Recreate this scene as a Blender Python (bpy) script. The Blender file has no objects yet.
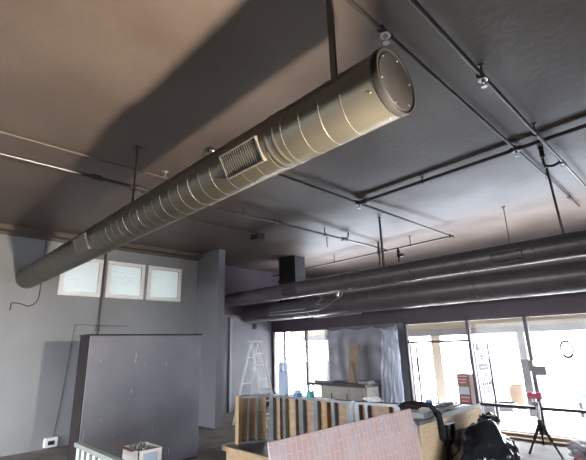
import bpy, bmesh, math, random
from mathutils import Vector, Matrix, noise
random.seed(7)
S = bpy.context.scene
COL = S.collection
PI = math.pi

# ------------------------------------------------------------------ materials
def new_mat(name):
    m = bpy.data.materials.new(name); m.use_nodes = True
    nt = m.node_tree; nt.nodes.clear()
    out = nt.nodes.new('ShaderNodeOutputMaterial')
    return m, nt, out

def paint(name, col, rough=.6, metal=0., var=.12, scale=3., bump=.0, bscale=30., spec=.5, col2=None, stretch=(1,1,1), coat=0):
    """painted / dusty surface: a base colour with slow blotches and a fine bump"""
    m, nt, out = new_mat(name); N = nt.nodes; L = nt.links
    b = N.new('ShaderNodeBsdfPrincipled'); L.new(b.outputs[0], out.inputs[0])
    tc = N.new('ShaderNodeTexCoord'); mp = N.new('ShaderNodeMapping'); mp.inputs['Scale'].default_value = stretch
    L.new(tc.outputs['Object'], mp.inputs[0])
    n = N.new('ShaderNodeTexNoise'); n.inputs['Scale'].default_value = scale; n.inputs['Detail'].default_value = 5
    L.new(mp.outputs[0], n.inputs['Vector'])
    r = N.new('ShaderNodeValToRGB')
    c2 = col2 or tuple(c*(1-var) for c in col); c1 = col if col2 else tuple(min(1, c*(1+var)) for c in col)
    r.color_ramp.elements[0].position = .35; r.color_ramp.elements[1].position = .65
    r.color_ramp.elements[0].color = (*c2, 1); r.color_ramp.elements[1].color = (*c1, 1)
    L.new(n.outputs[0], r.inputs[0]); L.new(r.outputs[0], b.inputs['Base Color'])
    b.inputs['Roughness'].default_value = rough; b.inputs['Metallic'].default_value = metal
    b.inputs['Specular IOR Level'].default_value = spec
    if coat: b.inputs['Coat Weight'].default_value = coat
    if bump:
        n2 = N.new('ShaderNodeTexNoise'); n2.inputs['Scale'].default_value = bscale; n2.inputs['Detail'].default_value = 3
        L.new(mp.outputs[0], n2.inputs['Vector'])
        bp = N.new('ShaderNodeBump'); bp.inputs['Strength'].default_value = bump; bp.inputs['Distance'].default_value = .02
        L.new(n2.outputs[0], bp.inputs['Height']); L.new(bp.outputs[0], b.inputs['Normal'])
    return m

def ceiling_mat():
    m, nt, out = new_mat('ceiling_paint'); N = nt.nodes; L = nt.links
    b = N.new('ShaderNodeBsdfPrincipled'); L.new(b.outputs[0], out.inputs[0])
    tc = N.new('ShaderNodeTexCoord')
    n = N.new('ShaderNodeTexNoise'); n.inputs['Scale'].default_value = .8; n.inputs['Detail'].default_value = 6
    L.new(tc.outputs['Object'], n.inputs['Vector'])
    r = N.new('ShaderNodeValToRGB')
    r.color_ramp.elements[0].position = .3; r.color_ramp.elements[1].position = .75
    r.color_ramp.elements[0].color = (.076, .056, .045, 1); r.color_ramp.elements[1].color = (.112, .085, .068, 1)
    L.new(n.outputs[0], r.inputs[0])
    # sparse pale nicks where the paint came off
    mp = N.new('ShaderNodeMapping'); mp.inputs['Scale'].default_value = (2.2, 7, 1); mp.inputs['Rotation'].default_value = (0, 0, .5)
    L.new(tc.outputs['Object'], mp.inputs[0])
    v = N.new('ShaderNodeTexNoise'); v.inputs['Scale'].default_value = 2.4; v.inputs['Detail'].default_value = 2
    L.new(mp.outputs[0], v.inputs['Vector'])
    r2 = N.new('ShaderNodeValToRGB'); r2.color_ramp.elements[0].position = .76; r2.color_ramp.elements[1].position = .80
    L.new(v.outputs[0], r2.inputs[0])
    mx = N.new('ShaderNodeMixRGB'); mx.inputs[2].default_value = (.3, .28, .25, 1)
    L.new(r2.outputs[0], mx.inputs[0]); L.new(r.outputs[0], mx.inputs[1]); L.new(mx.outputs[0], b.inputs['Base Color'])
    rr = N.new('ShaderNodeMapRange'); rr.inputs[1].default_value = .3; rr.inputs[2].default_value = .7
    rr.inputs[3].default_value = .42; rr.inputs[4].default_value = .56
    L.new(n.outputs[0], rr.inputs[0]); L.new(rr.outputs[0], b.inputs['Roughness'])
    n2 = N.new('ShaderNodeTexNoise'); n2.inputs['Scale'].default_value = 9; n2.inputs['Detail'].default_value = 6
    L.new(tc.outputs['Object'], n2.inputs['Vector'])
    bp = N.new('ShaderNodeBump'); bp.inputs['Strength'].default_value = .25; bp.inputs['Distance'].default_value = .02
    L.new(n2.outputs[0], bp.inputs['Height']); L.new(bp.outputs[0], b.inputs['Normal'])
    b.inputs['Specular IOR Level'].default_value = .6
    return m

def glass_mat(name, tint=(.97, .98, .99), gl=.01):
    m, nt, out = new_mat(name); N = nt.nodes; L = nt.links
    t = N.new('ShaderNodeBsdfTransparent'); t.inputs[0].default_value = (*tint, 1)
    g = N.new('ShaderNodeBsdfGlossy'); g.inputs['Roughness'].default_value = .02
    mx = N.new('ShaderNodeMixShader'); mx.inputs[0].default_value = gl
    L.new(t.outputs[0], mx.inputs[1]); L.new(g.outputs[0], mx.inputs[2]); L.new(mx.outputs[0], out.inputs[0])
    return m

def film_mat(name, col, clear=.35, gloss=.12, rough=.25, trans=.5):
    """plastic film: part see-through, part milky"""
    m, nt, out = new_mat(name); N = nt.nodes; L = nt.links
    t = N.new('ShaderNodeBsdfTransparent')
    d = N.new('ShaderNodeBsdfDiffuse'); d.inputs[0].default_value = (*col, 1)
    tr = N.new('ShaderNodeBsdfTranslucent'); tr.inputs[0].default_value = (*col, 1)
    g = N.new('ShaderNodeBsdfGlossy'); g.inputs['Roughness'].default_value = rough
    m1 = N.new('ShaderNodeMixShader'); m1.inputs[0].default_value = trans
    L.new(d.outputs[0], m1.inputs[1]); L.new(tr.outputs[0], m1.inputs[2])
    m2 = N.new('ShaderNodeMixShader'); m2.inputs[0].default_value = gloss
    L.new(m1.outputs[0], m2.inputs[1]); L.new(g.outputs[0], m2.inputs[2])
    m3 = N.new('ShaderNodeMixShader'); m3.inputs[0].default_value = clear
    L.new(m2.outputs[0], m3.inputs[1]); L.new(t.outputs[0], m3.inputs[2])
    L.new(m3.outputs[0], out.inputs[0])
    return m

def brick_mat():
    m, nt, out = new_mat('printed_brick'); N = nt.nodes; L = nt.links
    b = N.new('ShaderNodeBsdfPrincipled'); L.new(b.outputs[0], out.inputs[0]); b.inputs['Roughness'].default_value = .55
    tc = N.new('ShaderNodeTexCoord'); sp = N.new('ShaderNodeSeparateXYZ'); cb = N.new('ShaderNodeCombineXYZ')
    L.new(tc.outputs['Object'], sp.inputs[0])
    L.new(sp.outputs['Z'], cb.inputs['X']); L.new(sp.outputs['Y'], cb.inputs['Y'])
    br = N.new('ShaderNodeTexBrick')
    br.inputs['Scale'].default_value = 1; br.inputs['Brick Width'].default_value = .17; br.inputs['Row Height'].default_value = .066
    br.inputs['Mortar Size'].default_value = .005; br.inputs['Mortar Smooth'].default_value = .3
    br.inputs['Color1'].default_value = (.68, .44, .42, 1); br.inputs['Color2'].default_value = (.58, .42, .425, 1)
    br.inputs['Mortar'].default_value = (.72, .62, .59, 1)
    L.new(cb.outputs[0], br.inputs['Vector'])
    n = N.new('ShaderNodeTexNoise'); n.inputs['Scale'].default_value = 3.5; n.inputs['Detail'].default_value = 5
    L.new(cb.outputs[0], n.inputs['Vector'])
    mx = N.new('ShaderNodeMixRGB'); mx.inputs[2].default_value = (.66, .57, .60, 1)
    r = N.new('ShaderNodeValToRGB'); r.color_ramp.elements[0].position = .42; r.color_ramp.elements[1].position = .7
    r.color_ramp.elements[1].color = (.75, .75, .75, 1)
    L.new(n.outputs[0], r.inputs[0]); L.new(r.outputs[0], mx.inputs[0])
    L.new(br.outputs[0], mx.inputs[1]); L.new(mx.outputs[0], b.inputs['Base Color'])
    return m

def ply_mat(name, c1, c2, rot=False):
    m, nt, out = new_mat(name); N = nt.nodes; L = nt.links
    b = N.new('ShaderNodeBsdfPrincipled'); L.new(b.outputs[0], out.inputs[0]); b.inputs['Roughness'].default_value = .7
    tc = N.new('ShaderNodeTexCoord'); mp = N.new('ShaderNodeMapping')
    mp.inputs['Scale'].default_value = (6, 6, 1) if rot else (1.2, 1.2, 5)
    L.new(tc.outputs['Object'], mp.inputs[0])
    n = N.new('ShaderNodeTexNoise'); n.inputs['Scale'].default_value = 2.2; n.inputs['Detail'].default_value = 6; n.inputs['Distortion'].default_value = 1.2
    L.new(mp.outputs[0], n.inputs['Vector'])
    r = N.new('ShaderNodeValToRGB'); r.color_ramp.elements[0].position = .3; r.color_ramp.elements[1].position = .7
    r.color_ramp.elements[0].color = (*c2, 1); r.color_ramp.elements[1].color = (*c1, 1)
    L.new(n.outputs[0], r.inputs[0]); L.new(r.outputs[0], b.inputs['Base Color'])
    return m

def scuffed_mat():
    """dark slate sheet metal with white vertical scrapes of its own"""
    m, nt, out = new_mat('scuffed_slate'); N = nt.nodes; L = nt.links
    b = N.new('ShaderNodeBsdfPrincipled'); L.new(b.outputs[0], out.inputs[0]); b.inputs['Roughness'].default_value = .5
    tc = N.new('ShaderNodeTexCoord')
    n = N.new('ShaderNodeTexNoise'); n.inputs['Scale'].default_value = 1.1; n.inputs['Detail'].default_value = 4
    L.new(tc.outputs['Object'], n.inputs['Vector'])
    r = N.new('ShaderNodeValToRGB'); r.color_ramp.elements[0].position = .3; r.color_ramp.elements[1].position = .7
    r.color_ramp.elements[0].color = (.116, .123, .155, 1); r.color_ramp.elements[1].color = (.168, .176, .212, 1)
    L.new(n.outputs[0], r.inputs[0])
    mp = N.new('ShaderNodeMapping'); mp.inputs['Scale'].default_value = (1, 11, 1.1)
    L.new(tc.outputs['Object'], mp.inputs[0])
    v = N.new('ShaderNodeTexNoise'); v.inputs['Scale'].default_value = 2.3; v.inputs['Detail'].default_value = 3
    L.new(mp.outputs[0], v.inputs['Vector'])
    r2 = N.new('ShaderNodeValToRGB'); r2.color_ramp.elements[0].position = .69; r2.color_ramp.elements[1].position = .725
    r2.color_ramp.elements[1].color = (.9, .9, .9, 1)
    L.new(v.outputs[0], r2.inputs[0])
    mx = N.new('ShaderNodeMixRGB'); mx.inputs[2].default_value = (.45, .45, .48, 1)
    L.new(r2.outputs[0], mx.inputs[0]); L.new(r.outputs[0], mx.inputs[1]); L.new(mx.outputs[0], b.inputs['Base Color'])
    return m

M = {}
M['ceiling'] = ceiling_mat()
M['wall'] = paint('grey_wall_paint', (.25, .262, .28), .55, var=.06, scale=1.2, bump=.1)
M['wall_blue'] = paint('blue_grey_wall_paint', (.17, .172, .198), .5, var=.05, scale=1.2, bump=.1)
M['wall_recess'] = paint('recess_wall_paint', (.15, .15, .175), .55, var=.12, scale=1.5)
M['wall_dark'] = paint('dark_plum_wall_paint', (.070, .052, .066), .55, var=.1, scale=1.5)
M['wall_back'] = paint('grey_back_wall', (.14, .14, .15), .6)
M['floor'] = paint('dusty_concrete', (.165, .145, .128), .65, var=.25, scale=2.2, bump=.1, bscale=12)
M['trim'] = paint('brown_trim', (.105, .082, .068), .55)
M['duct'] = paint('grey_galvanised_duct', (.068, .062, .048), .36, metal=.5, var=.08, scale=2.5, bump=.04, bscale=14)
M['duct_cap'] = paint('shaded_duct_cap', (.013, .012, .012), .6, metal=.0, var=.15, scale=5, spec=.12)  # near-black colour stands in for the weak light on the end face
M['duct_dark'] = paint('dark_painted_duct', (.105, .092, .098), .36, metal=.15, var=.1, scale=3, bump=.06)
M['drop'] = paint('dark_drop_box', (.018, .016, .017), .7)
M['grille'] = paint('grille_metal', (.11, .096, .08), .4, metal=.4)
M['grille_slot'] = paint('grille_void', (.02, .018, .016), .8)
M['damper'] = paint('damper_plate', (.12, .098, .085), .5, metal=.3)
M['pipe'] = paint('dark_pipe', (.055, .047, .045), .38, metal=.3)
M['pipe_grey'] = paint('grey_pipe', (.11, .10, .10), .32, metal=.6)
M['pipe_silver'] = paint('silver_conduit', (.45, .44, .42), .3, metal=.9)
M['steel'] = paint('galvanised_steel', (.21, .225, .24), .4, metal=.45, var=.15)
M['white_metal'] = paint('white_metal', (.72, .74, .76), .4, var=.05)
M['white'] = paint('white_paint', (.86, .87, .88), .5, var=.04)
M['black'] = paint('black_rubber', (.012, .012, .014), .45)
M['blackcloth'] = paint('black_cloth', (.014, .014, .018), .85, bump=.4, bscale=40)
M['bagplastic'] = paint('black_bag_plastic', (.016, .019, .022), .2, spec=.7, bump=.25, bscale=9)
M['frame'] = paint('dark_storefront_frame', (.07, .055, .066), .45, metal=.2)
M['frame_grey'] = paint('grey_aluminium_frame', (.085, .08, .085), .4, metal=.3)
M['ply'] = ply_mat('plywood', (.62, .46, .29), (.46, .32, .19))
M['ply2'] = ply_mat('orange_plywood', (.62, .34, .16), (.34, .20, .11), True)
M['osb'] = ply_mat('pale_plywood', (.72, .55, .37), (.60, .44, .28))
M['pine'] = ply_mat('pine_lumber', (.62, .46, .28), (.46, .32, .18), True)
M['lumber'] = ply_mat('lumber_boards', (.50, .37, .27), (.32, .23, .17))
M['cardboard'] = paint('tan_board', (.34, .25, .18), .75)
M['brick'] = brick_mat()
M['slate'] = scuffed_mat()
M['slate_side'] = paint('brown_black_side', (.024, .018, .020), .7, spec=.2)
M['glass'] = glass_mat('window_glass')
M['film'] = film_mat('milky_sheeting', (.60, .60, .67), .30, .06, .4)
M['film_bright'] = film_mat('white_sheeting', (.72, .76, .86), .22, .12)
M['clearbag'] = film_mat('clear_bag_film', (.5, .5, .54), .25, .25, .15)
M['frost'] = film_mat('frosted_pane', (.66, .70, .70), .0, .05, .4, .33)
M['concrete'] = paint('pale_patio_concrete', (.72, .72, .72), .7, var=.05)
M['asphalt'] = paint('dark_asphalt', (.06, .06, .062), .85)
M['beige'] = paint('beige_stucco', (.36, .31, .25), .7, var=.04)
M['post_grey'] = paint('grey_post', (.13, .125, .135), .6)
M['red'] = paint('dark_red_print', (.17, .06, .05), .5)
M['carton_label'] = paint('pale_label', (.36, .40, .44), .5)
M['print_white'] = paint('white_print', (.25, .23, .23), .6)
M['print_dark'] = paint('dark_print', (.008, .006, .008), .6)
M['print_plum'] = paint('plum_print', (.022, .008, .018), .6)
M['paper'] = paint('white_paper', (.30, .30, .31), .6, var=.02)
M['pink'] = paint('red_pink_plastic', (.50, .045, .11), .4)
M['softpink'] = paint('soft_pink_plastic', (.55, .22, .26), .5)
M['teal'] = paint('teal_plastic', (.03, .33, .34), .4)
M['blue'] = paint('blue_plastic', (.07, .20, .38), .4)
M['paleblue'] = paint('pale_blue_plastic', (.38, .47, .62), .4, var=.05)
M['bottle'] = paint('dark_bottle', (.035, .045, .04), .3, coat=.4)
M['label_tan'] = paint('bottle_band', (.30, .29, .2), .5)
M['cab'] = paint('cabinet_beige', (.42, .40, .37), .5)
M['tabletop'] = paint('dark_worktop', (.075, .07, .075), .4)
M['greenwhite'] = paint('pale_green_white_slats', (.62, .68, .64), .45)
M['railgrey'] = paint('grey_green_rail', (.27, .30, .28), .5)
M['carton'] = paint('white_carton', (.62, .60, .60), .6)
M['orange'] = paint('rust_orange', (.25, .09, .06), .6)
M['toolgrey'] = paint('tool_grey', (.17, .18, .19), .45)
M['foliage'] = paint('bleached_foliage', (.50, .50, .48), .8)

# ------------------------------------------------------------------ mesh builder
class MB:
    def __init__(s): s.bm = bmesh.new()
    def box(s, a, b, rot=None, piv=None):
        a, b = Vector(a), Vector(b); c = (a+b)/2; d = b-a
        r = bmesh.ops.create_cube(s.bm, size=1)
        mt = Matrix.Translation(c) @ Matrix.Diagonal((abs(d.x), abs(d.y), abs(d.z), 1))
        if rot is not None:
            p = Vector(piv) if piv is not None else c
            mt = Matrix.Translation(p) @ rot.to_4x4() @ Matrix.Translation(-p) @ mt
        bmesh.ops.transform(s.bm, matrix=mt, verts=r['verts']); return s
    def bar(s, a, b, w, h=None, up=(0, 0, 1)):
        """rectangular bar from a to b, w wide and h deep"""
        a, b = Vector(a), Vector(b); h = h or w
        z = (b-a); l = z.length; z.normalize(); u = Vector(up)
        if abs(z.dot(u)) > .98: u = Vector((1, 0, 0))
        x = u.cross(z).normalized(); y = z.cross(x)
        r = bmesh.ops.create_cube(s.bm, size=1)
        mt = Matrix.Translation((a+b)/2) @ Matrix((x, y, z)).transposed().to_4x4() @ Matrix.Diagonal((w, h, l, 1))
        bmesh.ops.transform(s.bm, matrix=mt, verts=r['verts']); return s
    def cyl(s, a, b, r1, r2=None, seg=20, caps=True):
        a, b = Vector(a), Vector(b); z = b-a; l = z.length
        q = z.to_track_quat('Z', 'Y').to_matrix().to_4x4()
        r = bmesh.ops.create_cone(s.bm, cap_ends=caps, segments=seg, radius1=r1, radius2=r1 if r2 is None else r2, depth=l)
        bmesh.ops.transform(s.bm, matrix=Matrix.Translation((a+b)/2) @ q, verts=r['verts']); return s
    def sphere(s, c, r, sc=(1, 1, 1), seg=16):
        k = bmesh.ops.create_uvsphere(s.bm, u_segments=seg, v_segments=seg//2, radius=r)
        bmesh.ops.transform(s.bm, matrix=Matrix.Translation(c) @ Matrix.Diagonal((*sc, 1)), verts=k['verts']); return s
    def torus(s, c, R, r, axis='Y', seg=32, ring=8, sc=(1, 1, 1)):
        vs = []
        for i in range(seg):
            t = 2*PI*i/seg; row = []
            for j in range(ring):
                u = 2*PI*j/ring; a = R+r*math.cos(u); p = (a*math.cos(t), a*math.sin(t), r*math.sin(u))
                if axis == 'Y': p = (p[0], p[2], p[1])
                if axis == 'X': p = (p[2], p[0], p[1])
                row.append(s.bm.verts.new(Vector(c)+Vector((p[0]*sc[0], p[1]*sc[1], p[2]*sc[2]))))
            vs.append(row)
        for i in range(seg):
            for j in range(ring):
                s.bm.faces.new((vs[i][j], vs[(i+1) % seg][j], vs[(i+1) % seg][(j+1) % ring], vs[i][(j+1) % ring]))
        return s
    def tube(s, pts, r, seg=10, closed=False):
        pts = [Vector(p) for p in pts]; rows = []; n = len(pts)
        prev = None
        for i, p in enumerate(pts):
            t = (pts[min(i+1, n-1)]-pts[max(i-1, 0)]).normalized()
            if prev is None:
                u = Vector((0, 0, 1)) if abs(t.z) < .9 else Vector((1, 0, 0)); x = u.cross(t).normalized()
            else:
                x = (prev - t*prev.dot(t)).normalized()
            prev = x; y = t.cross(x)
            rows.append([s.bm.verts.new(p+(x*math.cos(2*PI*j/seg)+y*math.sin(2*PI*j/seg))*r) for j in range(seg)])
        for i in range(n-1):
            for j in range(seg):
                s.bm.faces.new((rows[i][j], rows[i+1][j], rows[i+1][(j+1) % seg], rows[i][(j+1) % seg]))
        s.bm.faces.new(rows[0]); s.bm.faces.new(list(reversed(rows[-1]))); return s
    def build(s, name, mat, parent=None, bevel=0, smooth=False, label=None):
        bmesh.ops.recalc_face_normals(s.bm, faces=s.bm.faces)
        me = bpy.data.meshes.new(name)
        if smooth:
            for f in s.bm.faces: f.smooth = True
        # keep each mesh's origin on its own geometry
        lo = Vector((min(v.co.x for v in s.bm.verts), min(v.co.y for v in s.bm.verts), min(v.co.z for v in s.bm.verts)))
        hi = Vector((max(v.co.x for v in s.bm.verts), max(v.co.y for v in s.bm.verts), max(v.co.z for v in s.bm.verts)))
        c = Vector(((lo.x+hi.x)/2, (lo.y+hi.y)/2, lo.z))
        bmesh.ops.translate(s.bm, vec=-c, verts=s.bm.verts)
        s.bm.to_mesh(me); s.bm.free()
        if smooth:
            try: me.set_sharp_from_angle(angle=math.radians(40))
            except Exception: pass
        me.materials.append(mat)
        o = bpy.data.objects.new(name, me); COL.objects.link(o)
        if parent is not None:
            o.parent = parent; o.location = c - world_loc(parent)
        else:
            o.location = c
        if bevel:
            b = o.modifiers.new('bevel', 'BEVEL'); b.width = bevel; b.segments = 2; b.limit_method = 'ANGLE'
        if label: o['label'] = label
        return o

def world_loc(o):
    v = Vector(o.location)
    while o.parent is not None:
        o = o.parent; v += Vector(o.location)
    return v

def tag(o, label, cat, group=None, kind=None):
    o['label'] = label; o['category'] = cat
    if group: o['group'] = group
    if kind: o['kind'] = kind
    return o
def thing(name, loc, label, cat, group=None):
    o = bpy.data.objects.new(name, None); o.empty_display_size = .1; COL.objects.link(o); o.location = loc
    return tag(o, label, cat, group)
def struct(name, mb, mat, bevel=0, parent=None):
    o = mb.build(name, mat, parent, bevel)
    if parent is None: o['kind'] = 'structure'
    return o
def struct_empty(name, loc):
    o = bpy.data.objects.new(name, None); COL.objects.link(o); o.location = loc; o['kind'] = 'structure'; return o
def copy_tree(o, parent=None):
    c = o.copy(); COL.objects.link(c); c.parent = parent
    for ch in list(o.children): copy_tree(ch, c)
    return c

# ------------------------------------------------------------------ the room
H = 4.65            # ceiling
XW = -10.52         # left wall
XR = -11.35         # wall of the recess behind the partition
YW = 10.0           # window wall
X1, Y0 = 7.0, -5.0
struct('floor', MB().box((XR-.2, Y0, -.15), (X1, YW+.15, 0)), M['floor'])
struct('ceiling', MB().box((XR-.2, Y0-.15, H), (X1+.15, 12.95, H+.2)), M['ceiling'])
w = MB()
vent_y = [(2.70, 3.65), (3.76, 4.74), (4.83, 5.83)]; VZ0, VZ1 = 3.24, 4.17
w.box((XW-.2, Y0, 0), (XW, 6.4, VZ0)); w.box((XW-.2, Y0, VZ1), (XW, 6.4, H))
ys = [Y0]+[v for p in vent_y for v in p]+[6.4]
for i in range(0, len(ys), 2): w.box((XW-.2, ys[i], VZ0), (XW, ys[i+1], VZ1))
struct('wall_left', w, M['wall'])
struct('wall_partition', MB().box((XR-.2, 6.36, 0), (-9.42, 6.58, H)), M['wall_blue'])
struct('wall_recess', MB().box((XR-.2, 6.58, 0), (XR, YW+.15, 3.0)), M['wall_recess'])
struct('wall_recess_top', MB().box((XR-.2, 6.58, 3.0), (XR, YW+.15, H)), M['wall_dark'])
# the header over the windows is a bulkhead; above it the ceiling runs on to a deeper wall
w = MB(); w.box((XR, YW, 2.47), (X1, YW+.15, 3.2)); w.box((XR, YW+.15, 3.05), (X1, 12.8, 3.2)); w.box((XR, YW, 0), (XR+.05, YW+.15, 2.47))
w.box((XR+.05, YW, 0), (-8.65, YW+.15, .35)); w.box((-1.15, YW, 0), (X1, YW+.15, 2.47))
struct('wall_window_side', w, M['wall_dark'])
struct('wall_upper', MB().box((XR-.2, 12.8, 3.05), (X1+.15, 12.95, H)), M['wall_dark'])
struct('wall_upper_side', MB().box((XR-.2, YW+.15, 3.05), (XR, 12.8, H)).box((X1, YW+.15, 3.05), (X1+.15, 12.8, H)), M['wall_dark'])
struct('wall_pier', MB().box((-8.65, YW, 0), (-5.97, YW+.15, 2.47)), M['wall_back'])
# unseen walls; their openings behind and beside the camera are added to admit daylight
struct('wall_right', MB().box((X1, Y0, 2.5), (X1+.15, YW+.15, H)).box((X1, Y0, 0), (X1+.15, YW+.15, .4)).box((X1, Y0, .4), (X1+.15, -3, 2.5)).box((X1, 4, .4), (X1+.15, YW+.15, 2.5)), M['wall_back'])
struct('wall_rear', MB().box((XW-.2, Y0-.15, 2.9), (X1, Y0, H)).box((XW-.2, Y0-.15, 0), (X1, Y0, .3)).box((XW-.2, Y0-.15, .3), (-10.2, Y0, 2.9)).box((-4, Y0-.15, .3), (X1, Y0, 2.9)), M['wall_back'])
struct('trim_1', MB().box((XW, Y0, 4.54), (XW+.28, 6.36, H)).box((XW, Y0, 4.48), (XW+.05, 6.36, 4.54)), M['trim'])
# corner bead seen at the far edge of the partition
struct('trim_2', MB().box((XR, 8.14, 0), (XR+.05, 8.24, 2.9)), M['wall'])

# transom panes high on the left wall
for i, (a, b) in enumerate(vent_y):
    r = struct_empty('window_%d' % (i+1), (XW, (a+b)/2, VZ0))
    f = MB(); t = .085
    f.box((XW-.06, a, VZ0), (XW+.03, b, VZ0+t)); f.box((XW-.06, a, VZ1-t), (XW+.03, b, VZ1))
    f.box((XW-.06, a, VZ0+t), (XW+.03, a+t, VZ1-t)); f.box((XW-.06, b-t, VZ0+t), (XW+.03, b, VZ1-t))
    f.build('window_frame', M['white'], r)
    p = MB().box((XW-.05, a+t, VZ0+t), (XW-.02, b-t, VZ1-t))
    n = 16
    for k in range(n):
        z = VZ0+t+(VZ1-VZ0-2*t)*(k+.5)/n; p.box((XW-.02, a+t, z-.006), (XW-.012, b-t, z+.006))
    p.build('frosted_pane', M['frost'], r)

# left window
r = struct_empty('window_4', (-9.97, YW, .35))
f = MB(); a, b, z0, z1 = -11.3, -8.65, .35, 2.47
for bx in (((a, z0), (b, z0+.06)), ((a, z1-.05), (b, z1)), ((a, z0), (a+.05, z1)), ((b-.05, z0), (b, z1)), ((-10.76, z0), (-10.70, z1)), ((-9.69, z0), (-9.62, z1))):
    f.box((bx[0][0], YW+.02, bx[0][1]), (bx[1][0], YW+.10, bx[1][1]))
f.build('window_frame', M['frame_grey'], r)
MB().box((a+.05, YW+.055, z0+.06), (b-.05, YW+.065, z1-.05)).build('glass_pane', M['glass'], r)

# storefront frame with its panes
r = struct_empty('window_5', (-3.5, YW, 0))
f = MB()
mull = [-5.93, -4.25, -2.97, -1.2]
for x in mull: f.box((x-.035, YW+.01, 0), (x+.035, YW+.12, 2.47))
f.box((-5.95, YW+.01, 2.42), (-1.17, YW+.12, 2.47))
f.build('storefront_frame', M['frame'], r)
MB().box((-5.895, YW+.02, 1.93), (-4.285, YW+.11, 1.985)).build('transom_bar', M['frame'], r)
MB().box((-4.215, YW+.0, .53), (-1.235, YW+.11, .59)).build('mid_rail', M['black'], r)
MB().box((-4.215, YW+.0, .0), (-1.235, YW+.11, .07)).build('bottom_rail', M['black'], r)
for i in range(1, len(mull)-1):
    MB().box((mull[i]+.035, YW+.055, .07), (mull[i+1]-.035, YW+.065, 2.42)).build('glass_pane', M['glass'], r)
MB().box((mull[0]+.035, YW+.055, 1.985), (mull[1]-.035, YW+.065, 2.42)).build('glass_pane', M['glass'], r)

# two glass door leaves swung out onto the patio
def door(name, h, e, mat):
    r = struct_empty(name, (h[0], h[1], 0)); h = Vector((*h, 0)); e = Vector((*e, 0)); d = (e-h).normalized()
    f = MB(); up = Vector((0, 0, 1)); nrm = d.cross(up)
    def seg(a, z0, b, z1, wdt, dep): f.bar(a+up*z0, b+up*z1, wdt, dep, up=nrm)
    s = .05
    seg(h+d*s/2, .02, h+d*s/2, 1.92, .04, s); seg(e-d*s/2, .02, e-d*s/2, 1.92, .04, s)
    seg(h, 1.90, e, 1.90, .05, .04); seg(h, .08, e, .08, .05, .13)
    f.build('door_frame', mat, r)
    MB().bar(h+d*s+up*1.02, e-d*s+up*1.02, .008, 1.75, up=nrm.cross(d)).build('glass_pane', M['glass'], r) if False else None
    g = MB(); p0 = h+d*s; p1 = e-d*s; q = nrm*.004
    vs = [g.bm.verts.new(v) for v in (p0-q+up*.15, p1-q+up*.15, p1-q+up*1.87, p0-q+up*1.87, p0+q+up*.15, p1+q+up*.15, p1+q+up*1.87, p0+q+up*1.87)]
    for fc in ((0, 1, 2, 3), (7, 6, 5, 4), (0, 4, 5, 1), (1, 5, 6, 2), (2, 6, 7, 3), (3, 7, 4, 0)): g.bm.faces.new([vs[k] for k in fc])
    g.build('glass_pane', M['glass'], r)
    k = e-d*.09+up*.95
    MB().bar(k+nrm*.035-up*.15, k+nrm*.035+up*.15, .02).bar(k-nrm*.035-up*.15, k-nrm*.035+up*.15, .02).bar(k-nrm*.035, k+nrm*.035, .015).build('door_handle', M['frame_grey'], r)
    return r, h, d, nrm
door('door_1', (-5.92, 10.16), (-6.20, 10.98), M['frame'])
dr, dh, dd, dn = door('door_2', (-4.24, 10.16), (-4.20, 10.98), M['frame_grey'])
# notices stuck to the open leaf (room side of the glass)
def notice(name, u0, u1, z0, z1, mat, label, marks):
    q = dn*.008
    def P(u, z, k): return dh+dd*u+Vector((0, 0, z))+dn*k
    def quad(u0, u1, z0, z1, k0, k1):
        g = MB()
        vs = [g.bm.verts.new(P(u, z, k)) for k in (k0, k1) for (u, z) in ((u0, z0), (u1, z0), (u1, z1), (u0, z1))]
        for fc in ((0, 1, 2, 3), (7, 6, 5, 4), (0, 4, 5, 1), (1, 5, 6, 2), (2, 6, 7, 3), (3, 7, 4, 0)): g.bm.faces.new([vs[i] for i in fc])
        return g
    t = thing(name, P((u0+u1)/2, z0, .006), label, 'notice')
    quad(u0, u1, z0, z1, .005, .007).build('sheet', mat, t)
    if marks:
        g = MB(); w, h = u1-u0, z1-z0
        for (a, b, c, d) in marks:
            g2 = quad(u0+w*a, u0+w*b, z0+h*c, z0+h*d, .0075, .0095)
            me = bpy.data.meshes.new('x'); g2.bm.to_mesh(me); g2.bm.free(); g.bm.from_mesh(me); bpy.data.meshes.remove(me)
        g.build('print', M['print_white'] if mat is not M['paper'] else M['print_dark'], t)
notice('notice', .10, .66, 1.71, 1.90, M['print_plum'], 'plum notice at the top of the open glass door', [(.2, .8, .6, .7), (.15, .85, .4, .46), (.3, .7, .2, .28)])
notice('notice', .12, .62, 1.44, 1.69, M['paper'], 'white notice with a small dark ornament, second down on the glass door', [(.45, .58, .2, .8), (.35, .68, .3, .38), (.38, .64, .5, .62)])
notice('notice', .12, .66, 1.25, 1.42, M['print_dark'], 'dark printed notice, third down on the open glass door', [(.2, .8, .45, .55)])
notice('notice', .18, .62, 1.09, 1.22, M['paper'], 'small white notice under the dark one on the glass door', [(.2, .8, .6, .75), (.2, .8, .25, .4)])
notice('notice', .14, .72, .72, 1.04, M['paper'], 'lowest and largest white notice with dark lettering on the glass door', [(.1, .25, .62, .82), (.32, .44, .62, .82), (.5, .62, .62, .82), (.68, .9, .62, .82), (.1, .9, .4, .46), (.1, .9, .26, .32), (.1, .7, .12, .18)])

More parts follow.
